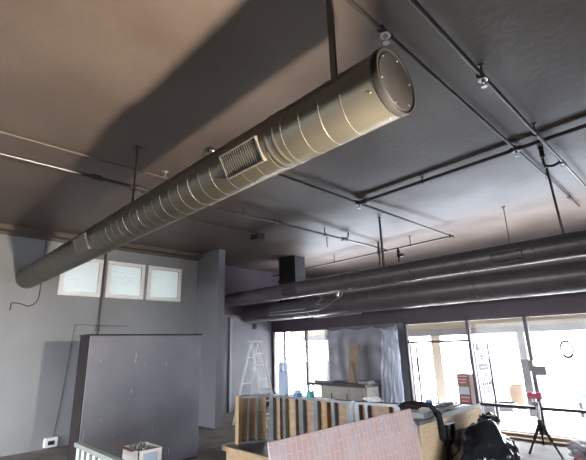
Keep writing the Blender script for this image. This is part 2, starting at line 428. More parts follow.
# ------------------------------------------------------------------ the spiral duct in front
DY, DZ, DR = 2.064, 3.56, .222
XE = -1.10
root = thing('spiral_duct', (-5.8, DY, DZ-DR), 'long grey spiral duct with two side grilles crossing the ceiling to the left wall', 'duct')
def ring_prof(mb, x, r, seg=48):
    return [mb.bm.verts.new((x, DY+r*math.cos(2*PI*j/seg), DZ+r*math.sin(2*PI*j/seg))) for j in range(seg)]
def lathe_x(prof, Y=None, Z=None, seg=48):
    mb = MB(); Y = DY if Y is None else Y; Z = DZ if Z is None else Z
    rows = [[mb.bm.verts.new((x, Y+r*math.cos(2*PI*j/seg), Z+r*math.sin(2*PI*j/seg))) for j in range(seg)] for x, r in prof]
    for a, b in zip(rows, rows[1:]):
        for j in range(seg): mb.bm.faces.new((a[j], b[j], b[(j+1) % seg], a[(j+1) % seg]))
    mb.bm.faces.new(rows[0]); mb.bm.faces.new(rows[-1]); return mb
lathe_x([(XW, DR), (XE-.02, DR)], seg=64).build('pipe', M['duct'], root, smooth=True)
def helix(x0, x1, pitch, r, Y, Z, rad, per=28, flip=1):
    n = int((x1-x0)/pitch*per); pts = []
    for i in range(n+1):
        t = i/per*2*PI; pts.append((x0+(x1-x0)*i/n, Y+r*math.cos(t*flip), Z+r*math.sin(t*flip)))
    return MB().tube(pts, rad, 5)
helix(XW+.1, XE-.3, .19, DR+.001, DY, DZ, .0022, flip=-1).build('spiral_seam', M['grille'], root, smooth=True)
# slip collars
for x in (-9.1, -6.05, -5.92, -2.15, -2.07):
    lathe_x([(x-.018, DR+.001), (x-.012, DR+.005), (x+.012, DR+.005), (x+.018, DR+.001)]).build('collar', M['duct'], root, smooth=True)
# end cap: rim, recessed disc, screws
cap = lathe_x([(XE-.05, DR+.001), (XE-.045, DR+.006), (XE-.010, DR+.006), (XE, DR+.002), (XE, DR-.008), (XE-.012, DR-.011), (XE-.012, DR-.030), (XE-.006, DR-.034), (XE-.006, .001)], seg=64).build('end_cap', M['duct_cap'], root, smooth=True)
for k in range(6):
    t = k*PI/3+.3
    MB().sphere((XE-.006, DY+(DR-.045)*math.cos(t), DZ+(DR-.045)*math.sin(t)), .006).build('screw', M['grille'], cap)
for k in range(6):
    t = k*PI/3+.6
    MB().sphere((XE-.09, DY+(DR+.001)*math.cos(t), DZ+(DR+.001)*math.sin(t)), .007).build('screw', M['grille'], cap)
def duct_grille(xc, half_x, half_h, ang, R, Y, Z, nslat, name, matf, matv, off=.0, louv=True):
    """register on a side face of a duct: frame, dark void and upright blades; ang = where it looks, in the YZ plane"""
    n = Vector((0, math.cos(ang), math.sin(ang))); u = Vector((1, 0, 0)); v = n.cross(u)
    c = Vector((xc, Y, Z))+n*(R*.93+off)
    def boxl(mb, a0, a1, b0, b1, k0, k1):
        vs = [mb.bm.verts.new(c+u*a+v*b+n*k) for k in (k0, k1) for (a, b) in ((a0, b0), (a1, b0), (a1, b1), (a0, b1))]
        for fc in ((0, 1, 2, 3), (7, 6, 5, 4), (0, 4, 5, 1), (1, 5, 6, 2), (2, 6, 7, 3), (3, 7, 4, 0)): mb.bm.faces.new([vs[i] for i in fc])
    f = MB(); t = .010
    boxl(f, -half_x, half_x, -half_h, -half_h+t, -.05, .03); boxl(f, -half_x, half_x, half_h-t, half_h, -.05, .03)
    boxl(f, -half_x, -half_x+t, -half_h+t, half_h-t, -.05, .03); boxl(f, half_x-t, half_x, -half_h+t, half_h-t, -.05, .03)
    fr = f.build(name, matf, root)
    g = MB(); boxl(g, -half_x+t, half_x-t, -half_h+t, half_h-t, -.04, .006 if louv else .024)
    g.build('grille_back' if louv else 'plate', matv, fr)
    if louv:
        b = MB()
        for i in range(nslat):
            a = -half_x+t+(2*half_x-2*t)*(i+.5)/nslat; boxl(b, a-.0028, a+.0028, -half_h+t, half_h-t, .006, .022)
        b.build('blades', matf, fr)
duct_grille(-2.47, .245, .105, math.radians(-152), DR, DY, DZ, 17, 'grille', M['grille'], M['grille_slot'])
duct_grille(-6.32, .24, .12, math.radians(-160), DR, DY, DZ, 0, 'access_plate', M['damper'], M['damper'], louv=False)

# hangers of the duct: strap near its end, rod farther along
def tagmb(name, mb, mat, label, cat, group=None, smooth=False, bevel=0):
    return tag(mb.build(name, mat, None, bevel, smooth), label, cat, group)
t = thing('duct_hanger', (-1.60, DY, DZ+DR), 'wide strap hanger holding the open end of the spiral duct', 'hanger')
MB().box((-1.625, DY-.012, DZ+DR-.004), (-1.575, DY+.012, H)).build('strap', M['pipe'], t)
MB().box((-1.66, DY-.05, H-.012), (-1.54, DY+.05, H)).build('ceiling_plate', M['pipe'], t)
t = thing('duct_hanger', (-5.10, DY, DZ+DR), 'thin rod hanger holding the middle of the spiral duct', 'hanger')
MB().cyl((-5.10, DY, DZ+DR-.004), (-5.10, DY, H), .014, seg=10).build('rod', M['pipe'], t, smooth=True)
MB().box((-5.15, DY-.05, H-.012), (-5.05, DY+.05, H)).build('ceiling_plate', M['pipe'], t)

# ------------------------------------------------------------------ dark ducts by the windows
def dark_duct(Y, Z, R, x0, x1, label, pitch):
    r = thing('ceiling_duct', ((x0+x1)/2, Y, Z-R), label, 'duct')
    lathe_x([(x0, R), (x1, R)], Y, Z, 56).build('pipe', M['duct_dark'], r, smooth=True)
    helix(x0+.05, x1-.05, pitch, R+.001, Y, Z, .006, 24).build('spiral_seam', M['pipe_grey' if R > .3 else 'duct_dark'], r, smooth=True)
    return r
f1 = dark_duct(7.5, 3.36, .205, XR, 5.5, 'upper dark duct running above the windows, nearer of the two', .30)
_r = root; root = f1
duct_grille(-2.27, .25, .10, math.radians(-165), .205, 7.5, 3.36, 16, 'grille', M['duct_dark'], M['grille_slot'])
duct_grille(-7.6, .25, .10, math.radians(-165), .205, 7.5, 3.36, 16, 'grille', M['duct_dark'], M['grille_slot'])
root = _r
for x in (-9.0, -5.9, -4.1, -.9, 1.5):
    lathe_x([(x-.02, .206), (x-.012, .212), (x+.012, .212), (x+.02, .206)], 7.5, 3.36).build('collar', M['duct_dark'], f1, smooth=True)
f2 = dark_duct(8.9, 3.06, .31, XR, 5.5, 'lower dark duct tight above the window header', .42)
for x in (-8.4, -3.4, .3):
    lathe_x([(x-.02, .311), (x-.012, .319), (x+.012, .319), (x+.02, .311)], 8.9, 3.06).build('collar', M['duct_dark'], f2, smooth=True)
# square drop from the ceiling into the lower duct
MB().box((-9.45, 8.68, 3.28), (-8.72, 9.12, H-.002)).box((-9.48, 8.65, 3.9), (-8.69, 9.15, 3.94)).build('drop_box', M['drop'], f2)

# hangers of the dark ducts
def rod(x, y0, z0, y1, z1, w, label, x1=None, name='duct_hanger'):
    x1 = x if x1 is None else x1
    t = thing(name, (x1, y1, z1), label, 'hanger')
    MB().bar((x, y0, z0), (x1, y1, z1), w, w*.5).build('strap', M['pipe'], t)
    MB().cyl((x, y0, z0-.012), (x, y0, z0), .04, seg=12).build('ceiling_plate', M['pipe'], t)
rod(-4.78, 7.46, H, 7.46, 3.55, .05, 'flat strap from the ceiling to the upper dark duct beside the crossing pipes')
rod(-1.42, 7.30, H, 7.46, 3.555, .055, 'broad strap under the looped conduit, holding the upper dark duct')
rod(-2.65, 8.9, H, 8.9, 3.368, .022, 'thin lone rod with round ceiling plate going down to the lower dark duct')

# ------------------------------------------------------------------ pipes on the ceiling
def pipe(name, pts, r, mat, label, cat='pipe', fittings=(), clips=(), heads=(), group=None):
    c = [sum(p[i] for p in pts)/len(pts) for i in range(3)]
    t = thing(name, (c[0], c[1], min(p[2] for p in pts)), label, cat, group)
    # round off corners
    P = [Vector(p) for p in pts]; Q = [P[0]]
    for i in range(1, len(P)-1):
        a, b, d = P[i-1], P[i], P[i+1]; k = min(.06, (b-a).length/3, (d-b).length/3)
        Q += [b+(a-b).normalized()*k, b+((a-b).normalized()+(d-b).normalized())*k*.22, b+(d-b).normalized()*k]
    Q.append(P[-1])
    MB().tube(Q, r, 12).build('tube', mat, t, smooth=True)
    for f in fittings:          # threaded coupling or tee
        f, ax = Vector(f[0]), Vector(f[1])
        m = MB().cyl(f-ax*.055, f+ax*.055, r*1.55, seg=14).cyl(f-ax*.075, f-ax*.052, r*1.8, seg=14).cyl(f+ax*.052, f+ax*.075, r*1.8, seg=14)
        m.build('coupling', mat, t, smooth=True)
    for f in clips:             # pipe clip with its stub to the ceiling
        f, ax = Vector(f[0]), Vector(f[1])
        m = MB().cyl(f-ax*.014, f+ax*.014, r*1.45, seg=14)
        m.cyl(f, (f.x, f.y, H), .011, seg=8).cyl((f.x, f.y, H-.012), (f.x, f.y, H), .03, seg=12)
        m.build('clip', mat, t, smooth=True)
    for f in heads:             # pendent sprinkler head
        f = Vector(f)
        m = MB().cyl(f, f-Vector((0, 0, .04)), .022, .018, seg=12).cyl(f-Vector((0, 0, .012)), f-Vector((0, 0, .004)), .045, .05, seg=16).cyl(f-Vector((0, 0, .085)), f-Vector((0, 0, .08)), .03, seg=14)
        m.bar(f+Vector((.016, 0, -.035)), f+Vector((.008, 0, -.082)), .006).bar(f+Vector((-.016, 0, -.035)), f+Vector((-.008, 0, -.082)), .006)
        m.build('sprinkler_head', M['pipe_silver'], t, smooth=True)
    return t
ex, ey, ez = (1, 0, 0), (0, 1, 0), (0, 0, 1)
zp = 4.585
pipe('sprinkler_pipe', [(-1.50, -1.5, zp), (-1.50, 9.9, zp)], .019, M['pipe'], 'dark sprinkler pipe passing over the open end of the duct',
     fittings=[((-1.50, 2.70, zp), ey), ((-1.50, 6.04, zp), ey), ((-1.50, 6.04, zp), ex), ((-1.50, 9.1, zp), ey)], clips=[((-1.50, 7.6, zp), ey)], heads=[(-1.50, 2.70, zp-.03), (-1.50, 6.04, zp-.03)])
pipe('conduit_pipe', [(-1.12, -1.5, 4.50), (-1.12, 6.6, 4.50), (-1.12, 9.7, 4.50)], .022, M['pipe_grey'], 'lighter grey pipe nearest the right top corner, beside the dark sprinkler pipe',
     fittings=[((-1.13, 6.9, 4.50), ey), ((-1.13, 3.88, 4.50), ey)], clips=[((-1.13, 3.88, 4.50), ey), ((-1.13, 5.6, 4.50), ey)], heads=[(-1.13, 3.88, 4.48)])
pipe('conduit_loop', [(-1.26, 6.37, H-.02), (-1.29, 6.50, 4.50), (-1.31, 6.60, 4.42), (-1.22, 6.70, 4.42), (-1.14, 6.76, 4.47)], .020, M['pipe'], 'short hooked pipe hanging down beside the grey pipe', fittings=[((-1.27, 6.42, 4.57), ez)])
pipe('sprinkler_pipe', [(-4.38, 6.16, zp), (2.5, 5.92, zp)], .028, M['pipe'], 'thick dark pipe crossing between the two far corners of the pipe grid',
     fittings=[((-4.30, 6.16, zp), ex)], clips=[((-3.0, 6.11, zp), ex)])
pipe('sprinkler_pipe', [(-4.38, 2.76, zp), (-4.38, 6.4, zp), (-4.08, 9.42, 4.40), (-5.9, 9.5, 4.40), (-10.9, 9.72, 4.40)], .024, M['pipe'], 'dark pipe that turns a corner near the far windows and runs back left',
     fittings=[((-4.38, 6.16, zp), ey), ((-4.08, 9.42, 4.40), ey), ((-6.02, 9.5, 4.40), ex), ((-4.38, 2.85, zp), ey)], clips=[((-5.2, 9.47, 4.40), ex), ((-7.9, 9.59, 4.40), ex)], heads=[(-4.38, 6.16, zp-.03), (-4.38, 2.82, zp-.02)])
pipe('sprinkler_pipe', [(-6.14, -1.5, 4.50), (-6.14, 9.7, 4.50)], .028, M['pipe_grey'], 'glossy grey pipe running under the ceiling left of the big duct and on past it',
     fittings=[((-6.14, 1.9, 4.50), ey), ((-6.14, 5.6, 4.50), ey), ((-6.14, 7.9, 4.50), ey), ((-6.14, 2.6, 4.50), ey)], clips=[((-6.14, .3, 4.50), ey), ((-6.14, 4.7, 4.50), ey), ((-6.14, 7.15, 4.50), ey)])
pipe('pipe_stub', [(-6.02, 7.75, 4.48), (-5.93, 7.78, 4.48), (-5.93, 7.80, 4.63)], .018, M['pipe'], 'short upturned elbow beside the glossy grey pipe')
pipe('hanging_rod', [(-6.14, 7.22, 4.20), (-6.14, 7.22, 4.46)], .010, M['pipe'], 'thin vertical stub hanging under the glossy grey pipe')
pipe('riser_pipe', [(-6.10, 9.35, 3.5), (-6.10, 9.35, 4.64)], .030, M['pipe'], 'short thick riser at the pipe crossing behind the upper dark duct', fittings=[((-6.10, 9.35, 4.36), ez)])
pipe('riser_pipe', [(-5.30, 9.0, 3.36), (-5.30, 9.0, 4.28)], .026, M['pipe'], 'dark riser with a side valve, right of the pipe crossing', fittings=[((-5.30, 9.0, 4.15), ez), ((-5.25, 9.0, 4.08), ex)])
pipe('thin_conduit', [(-5.72, -1.5, 4.61), (-5.72, 2.9, 4.61)], .014, M['trim'], 'thin brown conduit running flat on the ceiling left of the big duct', heads=[(-5.55, 2.72, 4.64), (-5.47, 2.98, 4.64)])
t = thing('junction_box', (-7.52, 6.22, 4.48), 'small dark box at the end of a conduit on the far ceiling', 'box')
MB().box((-7.66, 6.1, 4.50), (-7.40, 6.34, H)).build('box', M['pipe'], t, .01)
MB().tube([(-7.33, 3.5, 4.61), (-7.33, 4.47, 4.61), (-7.45, 6.12, 4.60)], .014, 8).build('conduit', M['pipe'], t, smooth=True)

# loose silver conduits and flexible connectors at the left ends of the dark ducts
pipe('flexible_conduit', [(-9.2, 8.0, 2.84), (-7.5, 8.0, 2.83), (-7.1, 8.0, 2.86), (-6.4, 7.95, 3.10), (-6.3, 7.9, 3.22)], .018, M['pipe_silver'], 'silver conduit sagging from the elbow between the two dark ducts')
pipe('flexible_conduit', [(-9.05, 7.9, 2.90), (-8.0, 7.9, 2.90), (-7.6, 7.9, 2.89)], .014, M['pipe_silver'], 'short straight silver conduit just above the sagging one')
pipe('flexible_conduit', [(-9.05, 8.1, 2.68), (-8.3, 8.1, 2.68), (-8.2, 8.1, 2.74)], .014, M['pipe_silver'], 'short silver conduit with upturned end at the left of the window header')
pipe('flexible_conduit', [(-7.72, 8.0, 2.84), (-7.45, 8.05, 2.66), (-6.9, 8.05, 2.64), (-5.9, 8.05, 2.66)], .014, M['pipe_silver'], 'silver conduit hooking down and running along over the window header')
pipe('flexible_conduit', [(-7.05, 7.85, 3.18), (-6.9, 7.85, 3.1), (-7.2, 7.85, 2.98)], .016, M['steel'], 'small dangling bracket of grey conduit under the upper dark duct')
t = thing('lamp_fixture', (-6.6, 7.85, 3.05), 'slim silver fixture angled between the two dark ducts', 'fixture')
MB().bar((-7.2, 7.8, 3.22), (-6.3, 7.8, 3.20), .09, .03).build('arm', M['steel'], t)
MB().bar((-6.36, 7.8, 3.22), (-6.40, 7.8, 3.10), .05, .06).build('end_bracket', M['pipe_silver'], t)

# ------------------------------------------------------------------ things on and by the left wall
pipe('wall_conduit', [(XW+.03, 3.665, 2.33), (XW+.03, 3.68, 4.53)], .028, M['pipe'], 'dark vertical conduit on the left wall between two transom panes', 'conduit', fittings=[((XW+.03, 3.66, 2.5), ez)])
def cable(pts, r, mat, label):
    # smooth through the points
    P = [Vector(p) for p in pts]; Q = []
    for i in range(len(P)-1):
        p0 = P[max(i-1, 0)]; p1 = P[i]; p2 = P[i+1]; p3 = P[min(i+2, len(P)-1)]
        for k in range(6):
            t = k/6; Q.append(.5*((2*p1)+(-p0+p2)*t+(2*p0-5*p1+4*p2-p3)*t*t+(-p0+3*p1-3*p2+p3)*t**3))
    Q.append(P[-1])
    return tagmb('cable', MB().tube(Q, r, 8), mat, label, 'cable', smooth=True)
x = XW+.012
cable([(x, 2.32, 4.48), (x, 2.33, 4.15), (x, 2.34, 3.5), (x, 2.33, 3.15), (x, 2.26, 3.01), (x, 2.15, 2.955), (x, 2.05, 2.99), (x, 1.95, 3.01), (x, 1.84, 3.01), (x, 1.835, 2.95), (x, 1.83, 2.85)], .009, M['pipe'], 'thin dark cable looping down the left wall below the end of the duct')
cable([(x, 4.4, 2.55), (x, 3.68, 2.56), (x, 3.2, 2.57), (x, 3.15, 2.50), (x, 3.11, 1.9), (x, 3.05, .95), (x, 2.98, .22)], .006, M['pipe_grey'], 'thin grey cable along the left wall down to the white outlet box')
t = thing('outlet_box', (XW, 2.93, .02), 'white electrical box at the foot of the left wall', 'outlet box')
MB().box((XW, 2.80, .03), (XW+.09, 3.06, .22)).build('housing', M['white'], t, .02)
MB().box((XW+.09, 2.87, .08), (XW+.10, 2.99, .16)).build('socket', M['black'], t)

# the big dark box standing against the left wall
t = thing('metal_cabinet', (-7.58, 3.52, 0), 'tall wide dark slate cabinet with white scrapes standing in front of the left wall', 'cabinet')
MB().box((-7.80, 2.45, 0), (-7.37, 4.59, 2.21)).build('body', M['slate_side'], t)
MB().box((-7.37, 2.46, .02), (-7.34, 4.59, 2.21)).build('front_panel', M['slate'], t, .006)
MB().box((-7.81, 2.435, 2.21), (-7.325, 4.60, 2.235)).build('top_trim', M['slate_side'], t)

# slatted rack and carton in the bottom left
t = thing('slatted_rack', (-5.1, 2.05, 0), 'pale slatted rack with a grey top rail at the bottom left', 'rack')
MB().box((-5.72, 1.86, .86), (-4.40, 1.93, .91)).build('top_rail', M['railgrey'], t, .006)
MB().box((-5.72, 1.86, .04), (-4.40, 1.93, .09)).build('bottom_rail', M['railgrey'], t, .006)
for k in range(8):
    xx = -5.66+k*.172; MB().box((xx, 1.875, .0), (xx+.085, 1.915, .86)).build('slat', M['greenwhite'], t)
t = thing('carton', (-5.2, 2.5, 0), 'open white carton full of odds and ends behind the slatted rack', 'carton')
bx = MB(); a0, a1, b0, b1, zt = -5.42, -4.98, 2.33, 2.63, .83
bx.box((a0, b0, 0), (a1, b0+.01, zt)); bx.box((a0, b1-.01, 0), (a1, b1, zt)); bx.box((a0, b0, 0), (a0+.01, b1, zt)); bx.box((a1-.01, b0, 0), (a1, b1, zt)); bx.box((a0, b0, 0), (a1, b1, .01))
bx.build('body', M['carton'], t)
MB().box((a1, b0+.06, zt-.14), (a1+.003, b1-.06, zt-.03)).build('printed_panel', M['paleblue'], t)
MB().box((a0, b0-.05, zt-.006), (a1-.1, b0, zt)).build('flap', M['orange'], t)
m = MB()
for k in range(12):
    px, py = random.uniform(a0+.06, a1-.06), random.uniform(b0+.05, b1-.05)
    m.bar((px, py, zt-.12), (px+random.uniform(-.07, .07), py+random.uniform(-.05, .05), zt+random.uniform(0, .06)), .03, .02)
m.box((a0+.01, b0+.01, 0.012), (a1-.01, b1-.01, zt-.08))
tag(m.build('scrap_pieces', M['toolgrey'], None), 'dark scrap pieces heaped in the white carton', 'scrap', kind='stuff')

# ------------------------------------------------------------------ the half built bar
PZ = .25
t = thing('bar_platform', (-5.1, 5.2, 0), 'low plywood platform under the half built bar', 'platform')
MB().box((-6.72, 4.80, 0), (-3.25, 5.95, PZ-.02)).build('curb', M['ply'], t)
MB().box((-6.74, 4.78, PZ-.02), (-3.23, 5.97, PZ)).build('deck', M['tabletop'], t)
t = thing('plywood_sheet', (-8.0, 5.4, 0), 'plywood offcut lying on the floor left of the bar platform', 'plywood')
MB().box((-7.45, 5.2, 0), (-6.8, 6.1, .10)).build('sheet', M['ply'], t); t['label'] = 'plywood offcut lying on the floor left of the bar platform'
def frame_wall(name, p0, p1, z0, z1, label, studs, ply_mat_, side, plate_w=.12, first_post=True):
    """stud wall from p0 to p1: top and bottom plate, upright studs, a plywood skin on one side"""
    p0, p1 = Vector((*p0, 0)), Vector((*p1, 0)); d = (p1-p0).normalized(); L = (p1-p0).length; n = Vector((-d.y, d.x, 0))*side
    t = thing(name, ((p0.x+p1.x)/2, (p0.y+p1.y)/2, z0), label, 'counter')
    up = Vector((0, 0, 1))
    MB().bar(p0+up*(z1-.02), p1+up*(z1-.02), .13, .04).build('top_plate', M['steel'], t)
    MB().bar(p0+up*(z0+.02), p1+up*(z0+.02), .10, .04).build('bottom_plate', M['steel'], t)
    for i, (u, w, mt) in enumerate(studs):
        q = p0+d*u*L; MB().bar(q+up*(z0+.04), q+up*(z1-.04), w, .085, up=n).build('stud', M[mt], t)
    # skin in panels of differing tone
    cuts = sorted([0]+[s[0] for s in studs if 0 < s[0] < 1]+[1])
    for i in range(len(cuts)-1):
        a, b = cuts[i], cuts[i+1]
        if (b-a)*L < .12: continue
        mt = ply_mat_[i % len(ply_mat_)]
        MB().bar(p0+d*(a*L+.004)+n*.055+up*((z0+z1)/2), p0+d*(b*L-.004)+n*.055+up*((z0+z1)/2), .015, z1-z0-.02).build('plywood_panel', M[mt], t)
    return t
t = frame_wall('stud_wall', (-6.62, 5.05), (-6.38, 5.47), PZ, 1.07, 'short end return of the bar frame with a pine post', [(.28, .02, 'steel'), (.62, .03, 'steel')], ['ply'], 1)
MB().box((-6.68, 4.96, PZ), (-6.58, 5.04, 1.07)).build('post', M['pine'], t)
frame_wall('stud_wall', (-6.30, 5.52), (-4.42, 5.62), PZ, 1.07, 'long left run of the bar frame with grey studs and orange plywood',
    [(.02, .1, 'steel'), (.13, .05, 'lumber'), (.20, .07, 'steel'), (.34, .05, 'lumber'), (.42, .10, 'steel'), (.60, .08, 'steel'), (.72, .05, 'ply2'), (.80, .06, 'steel'), (.97, .06, 'steel')], ['ply2', 'lumber', 'ply2', 'ply', 'ply2', 'lumber', 'ply'], 1)
frame_wall('stud_wall', (-4.36, 5.62), (-3.06, 5.78), PZ, 1.07, 'right run of the bar frame behind the brick board',
    [(.03, .08, 'steel'), (.16, .05, 'steel'), (.44, .05, 'lumber'), (.56, .10, 'steel'), (.97, .05, 'steel')], ['lumber', 'ply2', 'lumber', 'ply'], 1)
# plywood clad leg of the bar running towards the windows
t = thing('half_wall', (-2.82, 5.45, 0), 'plywood clad leg of the bar with a steel top, right of the brick board', 'counter')
MB().box((-2.68, 4.57, 0), (-2.65, 5.42, 1.03)).build('plywood_panel', M['osb'], t)
MB().box((-2.68, 5.425, 0), (-2.65, 6.32, 1.03)).build('plywood_panel', M['osb'], t)
MB().box((-2.79, 4.57, 1.03), (-2.65, 5.25, 1.07)).box((-2.99, 5.25, 1.03), (-2.65, 6.32, 1.07)).box((-2.99, 5.3, 1.07), (-2.98, 6.32, 1.085)).box((-2.66, 4.9, 1.07), (-2.65, 6.32, 1.085)).build('top_track', M['steel'], t)
for k in range(4):
    yy = 4.60+k*.55; MB().box((-2.97 if yy > 5.3 else -2.77, yy, 0), (-2.69, yy+.05, 1.03)).build('stud', M['steel'], t)
for yy in (4.66, 5.0, 5.36, 5.48, 5.9, 6.25):
    for zz in (.6, .95): MB().cyl((-2.652, yy, zz), (-2.646, yy, zz), .009, seg=8).build('screw', M['toolgrey'], t)

# brick printed board leaning by the bar
bm_ = MB(); tilt = Matrix.Rotation(-math.radians(9), 3, 'Y')
o = tagmb('brick_panel', MB().box((-.012, -1.09, 0), (.012, 1.09, 1.222)), M['brick'], 'large pink brick patterned board leaning in front of the bar frame', 'wall board')
o.rotation_euler = (0, -math.radians(9), 0); o.location = (-2.535, 3.44, 0.004)
# its prop, a low trestle behind
t = thing('trestle', (-2.8, 3.4, 0), 'low wooden trestle propping the brick patterned board from behind', 'trestle')
MB().box((-2.78, 2.7, .72), (-2.70, 4.1, .80)).build('beam', M['pine'], t)
for yy in (2.8, 4.0):
    for sx in (-1, 0): MB().bar((-2.74, yy, .74), (-2.76+sx*.3, yy, 0.0), .06, .04).build('leg', M['pine'], t)

# things on the bar
def blob(c, r, sc, amp, fr, sub=4, seed=0, flat=True):
    mb = MB(); k = bmesh.ops.create_icosphere(mb.bm, subdivisions=sub, radius=1)
    for v in k['verts']:
        p = v.co.copy(); n = noise.noise(p*fr+Vector((seed, 0, 0)))+.5*noise.noise(p*fr*2.3+Vector((0, seed, 0)))
        q = p*(1+amp*n)
        v.co = Vector((c[0]+q.x*r*sc[0], c[1]+q.y*r*sc[1], max(c[2]+q.z*r*sc[2], c[2]-r*sc[2]*.86) if flat else c[2]+q.z*r*sc[2]))
    return mb
t = thing('tool_bag', (-2.82, 4.95, 1.075), 'black cloth bag with a strap hanging off the bar leg', 'bag')
o = blob((-2.90, 4.84, 1.20), .16, (.75, 1.25, .30), .35, 2.2, seed=3).build('body', M['blackcloth'], t, smooth=True)
MB().tube([(-2.84, 4.94, 1.21), (-2.70, 4.97, 1.20), (-2.605, 4.98, 1.08), (-2.60, 5.0, .98), (-2.60, 5.02, .86)], .034, 10).sphere((-2.60, 5.02, .85), .048, (.8, 1, 1)).sphere((-2.61, 4.98, 1.1), .048, (.8, 1.1, 1)).build('strap', M['blackcloth'], t, smooth=True)
t = thing('toolbox', (-2.8, 4.92, 1.085), 'grey toolbox on the near end of the bar leg under the black bag', 'toolbox')
MB().box((-2.86, 4.74, 1.071), (-2.67, 5.20, 1.145)).build('case', M['toolgrey'], t, .01)
for yy in (4.84, 5.06): MB().box((-2.67, yy, 1.10), (-2.662, yy+.04, 1.13)).build('latch', M['steel'], t)
tagmb('steel_offcut', MB().box((-2.90, 5.25, 1.086), (-2.78, 6.0, 1.10)).box((-2.905, 5.25, 1.086), (-2.90, 6.0, 1.13)), M['steel'], 'grey steel channel offcut lying along the top of the bar leg', 'steel channel')
t = thing('steel_channel', (-2.6, 5.17, 0), 'dark edged steel channel standing upright against the plywood leg', 'steel channel')
MB().box((-2.63, 5.10, 0), (-2.575, 5.13, .97)).box((-2.63, 5.27, 0), (-2.575, 5.30, .97)).build('flange', M['slate_side'], t)
MB().box((-2.645, 5.13, 0), (-2.625, 5.27, .96)).build('web', M['carton'], t)
MB().box((-2.645, 5.10, .97), (-2.575, 5.30, .985)).build('top_lip', M['white'], t)
t = thing('printed_carton', (-2.84, 6.12, 1.086), 'tall dark red printed carton with a pale label on the bar leg', 'carton')
MB().box((-2.84, 6.08, 1.086), (-2.66, 6.22, 1.49)).build('body', M['red'], t, .004)
MB().box((-2.825, 6.072, 1.22), (-2.675, 6.08, 1.32)).build('label', M['carton_label'], t)
for (u0, u1, z) in ((.02, .16, 1.455), (.03, .14, 1.41), (.04, .13, 1.37), (.03, .15, 1.17), (.04, .14, 1.12)): MB().box((-2.84+u0, 6.074, z), (-2.84+u1, 6.08, z+.016)).build('printed_line', M['softpink'], t)
t = thing('blue_can', (-3.0, 5.62, 1.07), 'small blue can standing on the corner of the bar beside the black bag', 'can')
MB().cyl((-3.15, 5.77, 1.07), (-3.15, 5.77, 1.15), .045, seg=20).build('body', M['blue'], t, smooth=True)
MB().cyl((-3.15, 5.77, 1.15), (-3.15, 5.77, 1.165), .035, seg=20).build('lid', M['white'], t, smooth=True)
tagmb('rag', blob((-4.05, 5.66, 1.112), .14, (1.1, .5, .3), .5, 2.6, seed=8), M['white'], 'crumpled white rag lying on the bar top', 'rag', smooth=True)
t = thing('plastic_tank', (-5.97, 5.55, 1.07), 'tall pale blue plastic container with a handle hole standing on the bar', 'container')
m = MB().box((-6.06, 5.49, 1.07), (-5.88, 5.59, 1.50)); m.box((-6.05, 5.5, 1.50), (-6.01, 5.58, 1.62)).box((-5.93, 5.5, 1.50), (-5.89, 5.58, 1.62)).box((-6.05, 5.5, 1.61), (-5.89, 5.58, 1.655))
m.build('body', M['paleblue'], t, .01)
MB().cyl((-6.03, 5.54, 1.655), (-6.03, 5.54, 1.685), .02, seg=14).build('cap', M['blue'], t, smooth=True)
def roll(c, R, w, mat, label, core='white', ax='Z'):
    t = thing('tape_roll', (c[0], c[1], c[2]), label, 'tape roll', 'tape rolls on the bar top')
    m = MB(); pr = [(R*.6, 0), (R, 0), (R, w), (R*.6, w)]; seg = 28
    rows = [[m.bm.verts.new((c[0]+r*math.cos(2*PI*j/seg), c[1]+r*math.sin(2*PI*j/seg), c[2]+z)) for j in range(seg)] for r, z in pr]
    for i in range(4):
        a, b = rows[i], rows[(i+1) % 4]
        for j in range(seg): m.bm.faces.new((a[j], b[j], b[(j+1) % seg], a[(j+1) % seg]))
    m.build('tape', M[mat], t, smooth=True)
    m = MB().cyl((c[0], c[1], c[2]), (c[0], c[1], c[2]+w*.98), R*.6, seg=20, caps=False); m.build('core', M[core], t)
roll((-5.60, 5.55, 1.07), .085, .06, 'blue', 'blue tape roll, left of the two on the bar and lower of its stack')
roll((-5.60, 5.55, 1.131), .065, .05, 'paleblue', 'pale blue tape roll stacked on the blue one on the bar')
roll((-5.30, 5.57, 1.07), .07, .10, 'teal', 'teal tape roll on the bar right of the blue stack')

# ------------------------------------------------------------------ ladder in the recess
t = thing('step_ladder', (-9.1, 7.35, 0), 'white aluminium stepladder standing open in the recess by the left window', 'ladder')
c = Vector((-9.07, 7.38, 0)); hd = Vector((.97, .24, 0)); sd = Vector((-.24, .97, 0))   # spread direction, width direction
top = 2.08
FR = [(c+sd*s*.17+hd*.03+Vector((0, 0, top)), c+sd*s*.30+hd*.56) for s in (-1, 1)]
RR = [(c+sd*s*.15-hd*.05+Vector((0, 0, top-.06)), c+sd*s*.27-hd*.52) for s in (-1, 1)]
for a, b in FR: MB().bar(a, b, .035, .07, up=hd).build('front_rail', M['white_metal'], t)
for a, b in RR: MB().bar(a, b, .03, .05, up=hd).build('rear_rail', M['white_metal'], t)
for k in range(1, 7):
    u = k/7; p, q = FR[0][0].lerp(FR[0][1], u), FR[1][0].lerp(FR[1][1], u); MB().bar(p, q, .09, .025).build('step', M['white_metal'], t)
for k in (1, 3, 5):
    u = k/6; p, q = RR[0][0].lerp(RR[0][1], u), RR[1][0].lerp(RR[1][1], u); MB().bar(p, q, .025, .02).build('brace', M['white_metal'], t)
for i in (0, 1):
    MB().bar(FR[i][0].lerp(FR[i][1], .68), RR[i][0].lerp(RR[i][1], .68), .02, .03).build('spreader', M['white_metal'], t)
